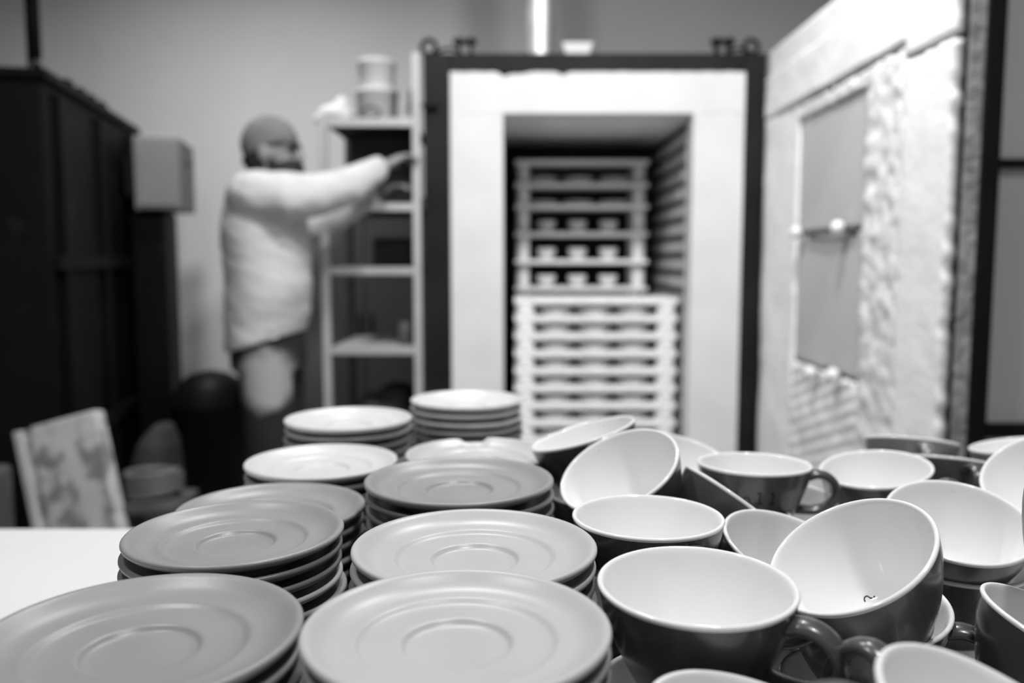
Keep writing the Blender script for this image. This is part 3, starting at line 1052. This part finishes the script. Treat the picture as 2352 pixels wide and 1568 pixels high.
# goods on the shelves
S2 = zt_[1] + 0.014
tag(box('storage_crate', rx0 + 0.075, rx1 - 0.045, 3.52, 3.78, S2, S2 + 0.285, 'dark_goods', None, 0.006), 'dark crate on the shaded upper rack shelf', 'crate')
S3 = zt_[2] + 0.014
tag(box('storage_box', rx0 + 0.16, rx1 - 0.045, 3.55, 3.78, S3, S3 + 0.12, 'dark_goods', None, 0.006), 'low dark box on the middle rack shelf', 'box')
S4 = zt_[3] + 0.014
pc = at(931, 760, 3.42)
tag(obj('glaze_jar', mesh('glaze_jar', *lathe_geo([(0.024, 0), (0.027, 0.003), (0.027, 0.075), (0.023, 0.080), (0.023, 0.092), (0.01, 0.093)], 24), 'hose_grey', True), None, (pc.x, 3.42, S4)),
    'grey jar on the right end of the lower rack shelf', 'jar')
S5 = zt_[4] + 0.014
tag(obj('dark_bundle', union('dark_bundle', [ell_geo((0, 0, 0.11), 0.15, 0.17, 0.11), ell_geo((0.05, 0.02, 0.2), 0.10, 0.13, 0.09), ell_geo((-0.04, -0.05, 0.16), 0.08, 0.10, 0.10)], 0.012, 'dark_goods', 5), None, ((rx0 + rx1) / 2 + 0.005, 3.57, S5 - 0.002)),
    'dark bundle heaped on the lowest rack shelf', 'bundle')
# cupboard behind the rack
cyb = 4.32
cx0, cx1, cz1 = at(688, 600, cyb).x, at(985, 600, cyb).x, at(800, 452, cyb).z
cpb = empty('grey_cupboard', ((cx0 + cx1) / 2, cyb + 0.18, 0), 'dark grey cupboard against the wall behind the shelf rack', 'cupboard')
box('carcass', cx0, cx1, cyb + 0.02, cyb + 0.36, 0.0, cz1, 'cupboard_grey', cpb, 0.004)
mid = (cx0 + cx1) / 2
for a, b_, hx in ((cx0 + 0.006, mid - 0.003, mid - 0.03), (mid + 0.003, cx1 - 0.006, mid + 0.03)):
    dd = box('door', a, b_, cyb, cyb + 0.019, 0.05, cz1 - 0.02, 'cupboard_grey', cpb, 0.002)
    box('handle', hx - 0.006, hx + 0.006, cyb - 0.02, cyb - 0.001, 0.75, 0.87, 'steel_ring', dd, 0.002)

# ================================================================== dark kiln at the left
A = at(95, 168, 2.96)
ang = math.atan2(1.29, -0.25) - PI / 2          # turn of the box
kz = A.z
k2 = empty('dark_kiln', (A.x, A.y, 0), 'big black second kiln filling the left side', 'kiln', None, (0, 0, ang))


def k2box(name, x0, x1, y0, y1, z0, z1, m, bev=0.004, parent=None):
    cx, cy, cz = (x0 + x1) / 2, (y0 + y1) / 2, (z0 + z1) / 2
    v, f = box_geo(x0 - cx, x1 - cx, y0 - cy, y1 - cy, z0 - cz, z1 - cz)
    me = mesh(name, v, f, m)
    if bev:
        bevel_me(me, bev)
    return obj(name, me, parent or k2, (cx, cy, cz))


k2box('body', -1.05, 0, 0, 1.31, 0.12, kz - 0.02, 'dark_kiln', 0.01)
k2box('roof_rim', -1.07, 0.02, -0.02, 1.33, kz - 0.02, kz + 0.015, 'dark_kiln', 0.005)
for a in (-1.0, -0.08):
    for b_ in (0.03, 1.23):
        k2box('foot', a, a + 0.08, b_, b_ + 0.06, 0, 0.12, 'steel_black')
for zz in (0.45, 1.1):
    k2box('stiffener', 0.0, 0.03, 0.02, 1.25, zz, zz + 0.05, 'dark_kiln', 0.003)
for b_ in (0.10, 0.62, 1.12):
    k2box('stiffener', 0.0, 0.025, b_, b_ + 0.05, 0.15, kz - 0.05, 'dark_kiln', 0.003)
cbx = k2box('control_box', 0.075, 0.27, 0.92, 1.30, 1.365, 1.685, 'box_grey', 0.004)
obj('box_door', bevel_me(mesh('box_door', *box_geo(-0.085, 0.085, -0.006, 0, -0.145, 0.145), 'box_grey'), 0.003), cbx, (0, -0.19, 0))
obj('box_lock', mesh('box_lock', *tube_geo([(0.096, 0.0, 0.07), (0.113, 0.0, 0.07)], 0.016, 12), 'steel_ring', True), cbx, (0, 0.02, 0))
k2box('box_bracket', 0.026, 0.0745, 0.95, 1.27, 1.42, 1.60, 'dark_kiln')
k2box('cable_trunk', 0.031, 0.185, 0.98, 1.28, 0.10, 1.364, 'dark_kiln', 0.02)
for q, (xx, yy) in enumerate(((-0.03, 0.05), (-0.04, 0.92))):
    g = tube_geo([(xx + 0.018 * math.cos(a), yy, kz + 0.030 + 0.018 * math.sin(a)) for a in [2 * PI * i / 16 for i in range(16)]], 0.007, 8, True)
    obj('lifting_eye', mesh('lifting_eye', *g, 'steel_ring', True), k2)
for yy in (0.30, 0.46, 0.60, 0.75):
    k2box('roof_bracket', -0.06, 0.0, yy, yy + 0.07, kz + 0.012, kz + 0.045, 'dark_kiln', 0.006)
pp = at(83, 60, 3.15)
tag(obj('vent_pipe', mesh('vent_pipe', *lathe_geo([(0.024, 0), (0.024, ZC - kz - 0.020)], 20), 'steel_black', True), None, (pp.x - 0.012, 3.15, kz + 0.016)),
    'thin dark vent pipe rising from the black kiln', 'pipe')

# leaning board, boxes, hose, bin on the floor between
brd = empty('leaning_board', (0, 0, 0), 'pale mottled thick board leaning against the black kiln', 'board')
p_tl, p_tr = at(34, 990, 2.72), at(222, 940, 2.72)
dirx = (p_tr - p_tl)
wdt = dirx.length
dirx.normalize()
up = Vector((-0.31, 0.18, 0.93))
up = (up - dirx * up.dot(dirx)).normalized()
nrm = up.cross(dirx).normalized()
L = 0.66
M = Matrix((dirx, nrm, up)).transposed().to_4x4()
brd.location = p_tl + dirx * (wdt / 2) - up * L
low = brd.location.z
if low > 0:
    L += low / up.z
    brd.location = p_tl + dirx * (wdt / 2) - up * L
brd.rotation_euler = M.to_euler()
obj('panel', bevel_me(mesh('panel', *box_geo(-wdt / 2 + 0.05, wdt / 2, -0.012, 0.05, 0.03, L), 'mottled_board'), 0.010, 3), brd)
obj('edge_strip', bevel_me(mesh('edge_strip', *box_geo(-wdt / 2, -wdt / 2 + 0.028, -0.018, 0.05, 0.03, L - 0.004), 'board_edge'), 0.006, 3), brd)
obj('edge_groove', mesh('edge_groove', *box_geo(-wdt / 2 + 0.028, -wdt / 2 + 0.05, 0.0, 0.046, 0.035, L - 0.01), 'mottled_board'), brd)
cc = at(0, 1105, 2.40)
tag(box('floor_crate', cc.x - 0.32, at(36, 1150, 2.62).x, 2.40, 2.62, 0.0, cc.z, 'grey_goods', None, 0.015), 'dark grey crate at the left edge beside the leaning board', 'crate')
bn = at(482, 850, 3.72)
tag(obj('dome_bin', mesh('dome_bin', *lathe_geo([(0.145, 0), (0.15, 0.01), (0.165, bn.z - 0.17), (0.172, bn.z - 0.165), (0.172, bn.z - 0.145), (0.160, bn.z - 0.10), (0.130, bn.z - 0.05), (0.08, bn.z - 0.015), (0.02, bn.z)], 32), 'bin_black', True), None, (bn.x, 3.72, 0)),
    'black bin with a domed lid behind the person', 'bin')
sk = at(352, 960, 3.30)
h_ = sk.z - 0.02
tag(obj('grey_sack', union('grey_sack', [loft_geo([(0, 0, 0, 0.10, 0.12), (0, 0, 0.10, 0.115, 0.13), (0.005, 0, h_ * 0.6, 0.10, 0.12), (0.02, 0, h_ * 0.85, 0.075, 0.10), (0.04, 0, h_, 0.03, 0.06)])], 0.012, 'sack_grey', 5), None, (sk.x, 3.30, 0)),
    'dim grey sack standing on the floor left of the bin', 'sack')
hc = at(338, 1120, 2.75)
pts = []
for i in range(61):
    a = 2 * PI * i / 20
    pts.append((0.085 * math.cos(a), 0.085 * math.sin(a), 0.016 + 0.026 * (i / 20)))
st = empty('hose_stool', (hc.x, 2.80, 0), 'low dark stool under a coiled hose beside the leaning board', 'stool')
sz = hc.z - 0.045
obj('seat', bevel_me(mesh('seat', *box_geo(-0.11, 0.11, -0.11, 0.11, sz - 0.03, sz), 'grey_goods'), 0.006), st)
for a in (-0.085, 0.085):
    for b_ in (-0.085, 0.085):
        obj('leg', mesh('leg', *box_geo(a - 0.014, a + 0.014, b_ - 0.014, b_ + 0.014, 0, sz - 0.03), 'grey_goods'), st)
tag(obj('coiled_hose', mesh('coiled_hose', *tube_geo(pts, 0.012, 8), 'hose_grey', True), None, (hc.x, 2.80, sz)), 'coiled grey hose beside the leaning board', 'hose')

# ================================================================== person at the rack
PY = 3.12
pp_ = at(612, 600, PY)
PX = pp_.x
person = empty('person', (PX, PY, 0), 'person in pale jacket and grey cap reaching into the shelf rack', 'person')


def P(x, y, dY=0.0):
    """Photo pixel on the plane PY + dY, in the person's own coordinates."""
    q = at(x, y, PY + dY)
    return Vector((q.x - PX, dY, q.z))


hd = P(624, 346)
sh_n, el_n, wr_n, ha_n = P(606, 452, -0.17), P(742, 448, -0.10), P(878, 384, 0.10), P(914, 364, 0.14)
sh_f, el_f, wr_f, ha_f = P(612, 452, 0.17), P(722, 520, 0.22), P(862, 452, 0.24), P(893, 436, 0.24)


def hand_geo(w, t, up_):
    """Palm, four bent fingers and a thumb; w wrist, t finger direction, up_ back of the hand."""
    t = t.normalized()
    s = t.cross(up_).normalized()
    u = s.cross(t).normalized()
    g = [tube_geo([w - t * 0.03, w, w + t * 0.045, w + t * 0.085], [(0.027, 0.021), (0.026, 0.018), (0.040, 0.016), (0.038, 0.013)], 14, False, True)]
    fr_ = frames([w - t * 0.03, w])
    for k, (off, ln) in enumerate(((-0.030, 0.066), (-0.010, 0.078), (0.010, 0.073), (0.029, 0.058))):
        b0 = w + t * 0.075 + s * off
        b1 = b0 + t * ln * 0.45 - u * 0.006
        b2 = b1 + t * ln * 0.32 - u * ln * 0.22
        b3 = b2 + t * ln * 0.12 - u * ln * 0.26
        g.append(tube_geo([b0, b1, b2, b3], [0.0092, 0.0088, 0.0082, 0.0072], 10, False, True))
    th0 = w + t * 0.028 - s * 0.028
    th1 = th0 + t * 0.030 - s * 0.024 - u * 0.010
    th2 = th1 + t * 0.030 - s * 0.006 - u * 0.010
    g.append(tube_geo([th0, th1, th2], [0.0125, 0.0108, 0.0088], 10, False, True))
    return g


geo = [
    ell_geo(hd + Vector((-0.005, 0, 0.015)), 0.100, 0.077, 0.108),
    ell_geo(hd + Vector((0.032, 0, -0.055)), 0.064, 0.058, 0.068),
    ell_geo(hd + Vector((0.100, 0, -0.022)), 0.020, 0.014, 0.020),
    tube_geo([hd + Vector((0.086, 0, 0.018)), hd + Vector((0.106, 0, -0.020))], [0.009, 0.013], 10, False, True),
    ell_geo(hd + Vector((-0.010, -0.078, -0.012)), 0.020, 0.010, 0.032),
    ell_geo(hd + Vector((-0.010, 0.078, -0.012)), 0.020, 0.010, 0.032),
    ell_geo(hd + Vector((0.088, 0, -0.060)), 0.014, 0.026, 0.010),
    tube_geo([Vector((0.0, 0, 1.38)), hd + Vector((-0.02, 0, -0.06))], [(0.060, 0.060), (0.054, 0.054)], 18),
    loft_geo([(0.0, 0, 0.82, 0.105, 0.16), (0.0, 0, 0.95, 0.115, 0.165), (0.0, 0, 1.15, 0.115, 0.17), (0.0, 0, 1.32, 0.105, 0.175), (0.0, 0, 1.40, 0.07, 0.12), (0.0, 0, 1.44, 0.05, 0.06)]),
    tube_geo([sh_n, el_n, wr_n], [0.055, 0.042, 0.028], 14, False, True),
    tube_geo([sh_f, el_f, wr_f], [0.055, 0.042, 0.028], 14, False, True),
]
geo += hand_geo(wr_n, ha_n - wr_n, Vector((-0.3, 0, 1)))
geo += hand_geo(wr_f, ha_f - wr_f, Vector((-0.3, 0, 1)))
for sgn in (-1, 1):
    geo.append(tube_geo([(0.005, 0.085 * sgn, 0.86), (0.02, 0.09 * sgn, 0.47), (-0.01, 0.09 * sgn, 0.10)], [0.082, 0.058, 0.040], 16, False, True))
    geo.append(tube_geo([(-0.03, 0.09 * sgn, 0.045), (0.13, 0.095 * sgn, 0.035)], [(0.035, 0.038), (0.030, 0.026)], 14, False, True))
obj('body', union('body', geo, 0.0055, 'skin', 3), person)
# jacket
JK = [(0.0, 0.140, 0.205, 612, 782), (0.012, 0.150, 0.215, 616, 715), (0.016, 0.156, 0.218, 619, 645), (0.0, 0.148, 0.214, 612, 560), (-0.006, 0.140, 0.214, 608, 487), (-0.004, 0.118, 0.190, 606, 436), (0.0, 0.084, 0.115, 610, 408), (0.004, 0.066, 0.070, 612, 396)]
rings = []
for _, rx_, ry_, px_, py_ in JK:
    q = P(px_, py_)
    rings.append((q.x, 0, q.z, rx_, ry_))
jk = [loft_geo(rings),
      tube_geo([sh_n + Vector((-0.03, 0.02, 0.0)), sh_n + Vector((0.07, 0, -0.004)), el_n + Vector((-0.02, 0, 0.0)), el_n + Vector((0.08, 0.05, 0.036)), wr_n + Vector((-0.02, -0.01, -0.008))],
               [0.098, 0.092, 0.076, 0.066, 0.047], 18, False, True),
      tube_geo([sh_f + Vector((-0.03, -0.02, 0.0)), sh_f + Vector((0.06, 0, -0.03)), el_f, el_f + Vector((0.10, 0.01, 0.05)), wr_f + Vector((-0.02, 0, -0.01))],
               [0.096, 0.086, 0.068, 0.060, 0.045], 18, False, True)]
# slanted hem: front edge higher than the back
jm = union('jacket', jk, 0.0085, 'jacket_pale', 5)
for v in jm.vertices:
    if v.co.z < 0.95:
        k_ = (0.95 - v.co.z) / 0.12
        v.co.z += 0.045 * k_ * (v.co.x / 0.14)
    # cloth folds
    f_ = mnoise.fractal(Vector((v.co.x * 5 + v.co.z * 4, v.co.y * 4, v.co.z * 7)), 1.0, 2.0, 3)
    v.co += v.normal * 0.010 * f_
obj('jacket', jm, person)
# trousers and shoes
tr = [loft_geo([(0.0, 0, 0.74, 0.130, 0.180), (0.0, 0, 0.80, 0.132, 0.185), (0.0, 0, 0.90, 0.122, 0.175)])]
for sgn in (-1, 1):
    tr.append(tube_geo([(0.004, 0.085 * sgn, 0.82), (0.018, 0.092 * sgn, 0.62), (0.020, 0.094 * sgn, 0.45), (-0.005, 0.094 * sgn, 0.22), (-0.012, 0.094 * sgn, 0.075)], [(0.112, 0.096), (0.100, 0.088), (0.088, 0.08), (0.080, 0.074), (0.076, 0.07)], 20))
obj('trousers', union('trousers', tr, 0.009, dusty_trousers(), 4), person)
for sgn in (-1, 1):
    obj('shoe', union('shoe', [tube_geo([(-0.05, 0.09 * sgn, 0.055), (0.03, 0.093 * sgn, 0.055), (0.17, 0.10 * sgn, 0.040)], [(0.048, 0.054), (0.050, 0.054), (0.044, 0.038)], 16, False, True)], 0.007, 'shoe_dark', 2), person)


def clamped(c, rx, ry, rz, fn, n=32, m=20):
    v, f = ell_geo(c, rx, ry, rz, n, m)
    return [fn(Vector(p)) for p in v], f


def above(pt, slope):
    def fn(p):
        lim = pt.z + slope * (p.x - pt.x)
        if p.z < lim:
            p = Vector((pt.x + (p.x - pt.x) * 0.97, p.y * 0.97, lim))
        return p
    return fn


def below(pt, slope):
    def fn(p):
        lim = pt.z + slope * (p.x - pt.x)
        if p.z > lim:
            p = Vector((pt.x + (p.x - pt.x) * 0.97, p.y * 0.97, lim))
        return p
    return fn


cap = mesh('cap', *clamped(hd + Vector((-0.006, 0, 0.022)), 0.104, 0.084, 0.102, above(hd + Vector((0, 0, 0.002)), 0.42)), 'knit_cap', True)
obj('cap', cap, person)
hair = mesh('hair', *clamped(hd + Vector((-0.022, 0, -0.008)), 0.090, 0.078, 0.088, below(hd + Vector((-0.02, 0, 0.0)), 0.42)), 'hair_dark', True)
ho = obj('hair', hair, person)
for v in hair.vertices:            # keep the hair to the nape, behind the ears
    lim = hd.x - 0.012
    if v.co.x > lim:
        v.co.x = lim - (v.co.x - lim) * 0.05
beard = union('beard', [ell_geo(hd + Vector((0.048, 0, -0.074)), 0.066, 0.067, 0.056), ell_geo(hd + Vector((0.080, 0, -0.062)), 0.036, 0.046, 0.034),
                        ell_geo(hd + Vector((0.060, 0, -0.115)), 0.046, 0.046, 0.032), ell_geo(hd + Vector((0.015, 0, -0.050)), 0.026, 0.074, 0.052)], 0.006, 'hair_dark', 2)
obj('beard', beard, person)
gl = []
for sgn in (-1, 1):
    gl.append(ell_geo(hd + Vector((0.088, 0.034 * sgn, 0.012)), 0.012, 0.030, 0.022, 16, 10))
    gl.append(tube_geo([hd + Vector((0.084, 0.060 * sgn, 0.018)), hd + Vector((0.04, 0.077 * sgn, 0.016)), hd + Vector((-0.005, 0.079 * sgn, 0.010))], 0.0035, 8))
gl.append(tube_geo([hd + Vector((0.099, -0.014, 0.016)), hd + Vector((0.099, 0.014, 0.016))], 0.004, 8))
obj('glasses', mesh('glasses', *join_geo(*gl), 'lens_dark', True), person)
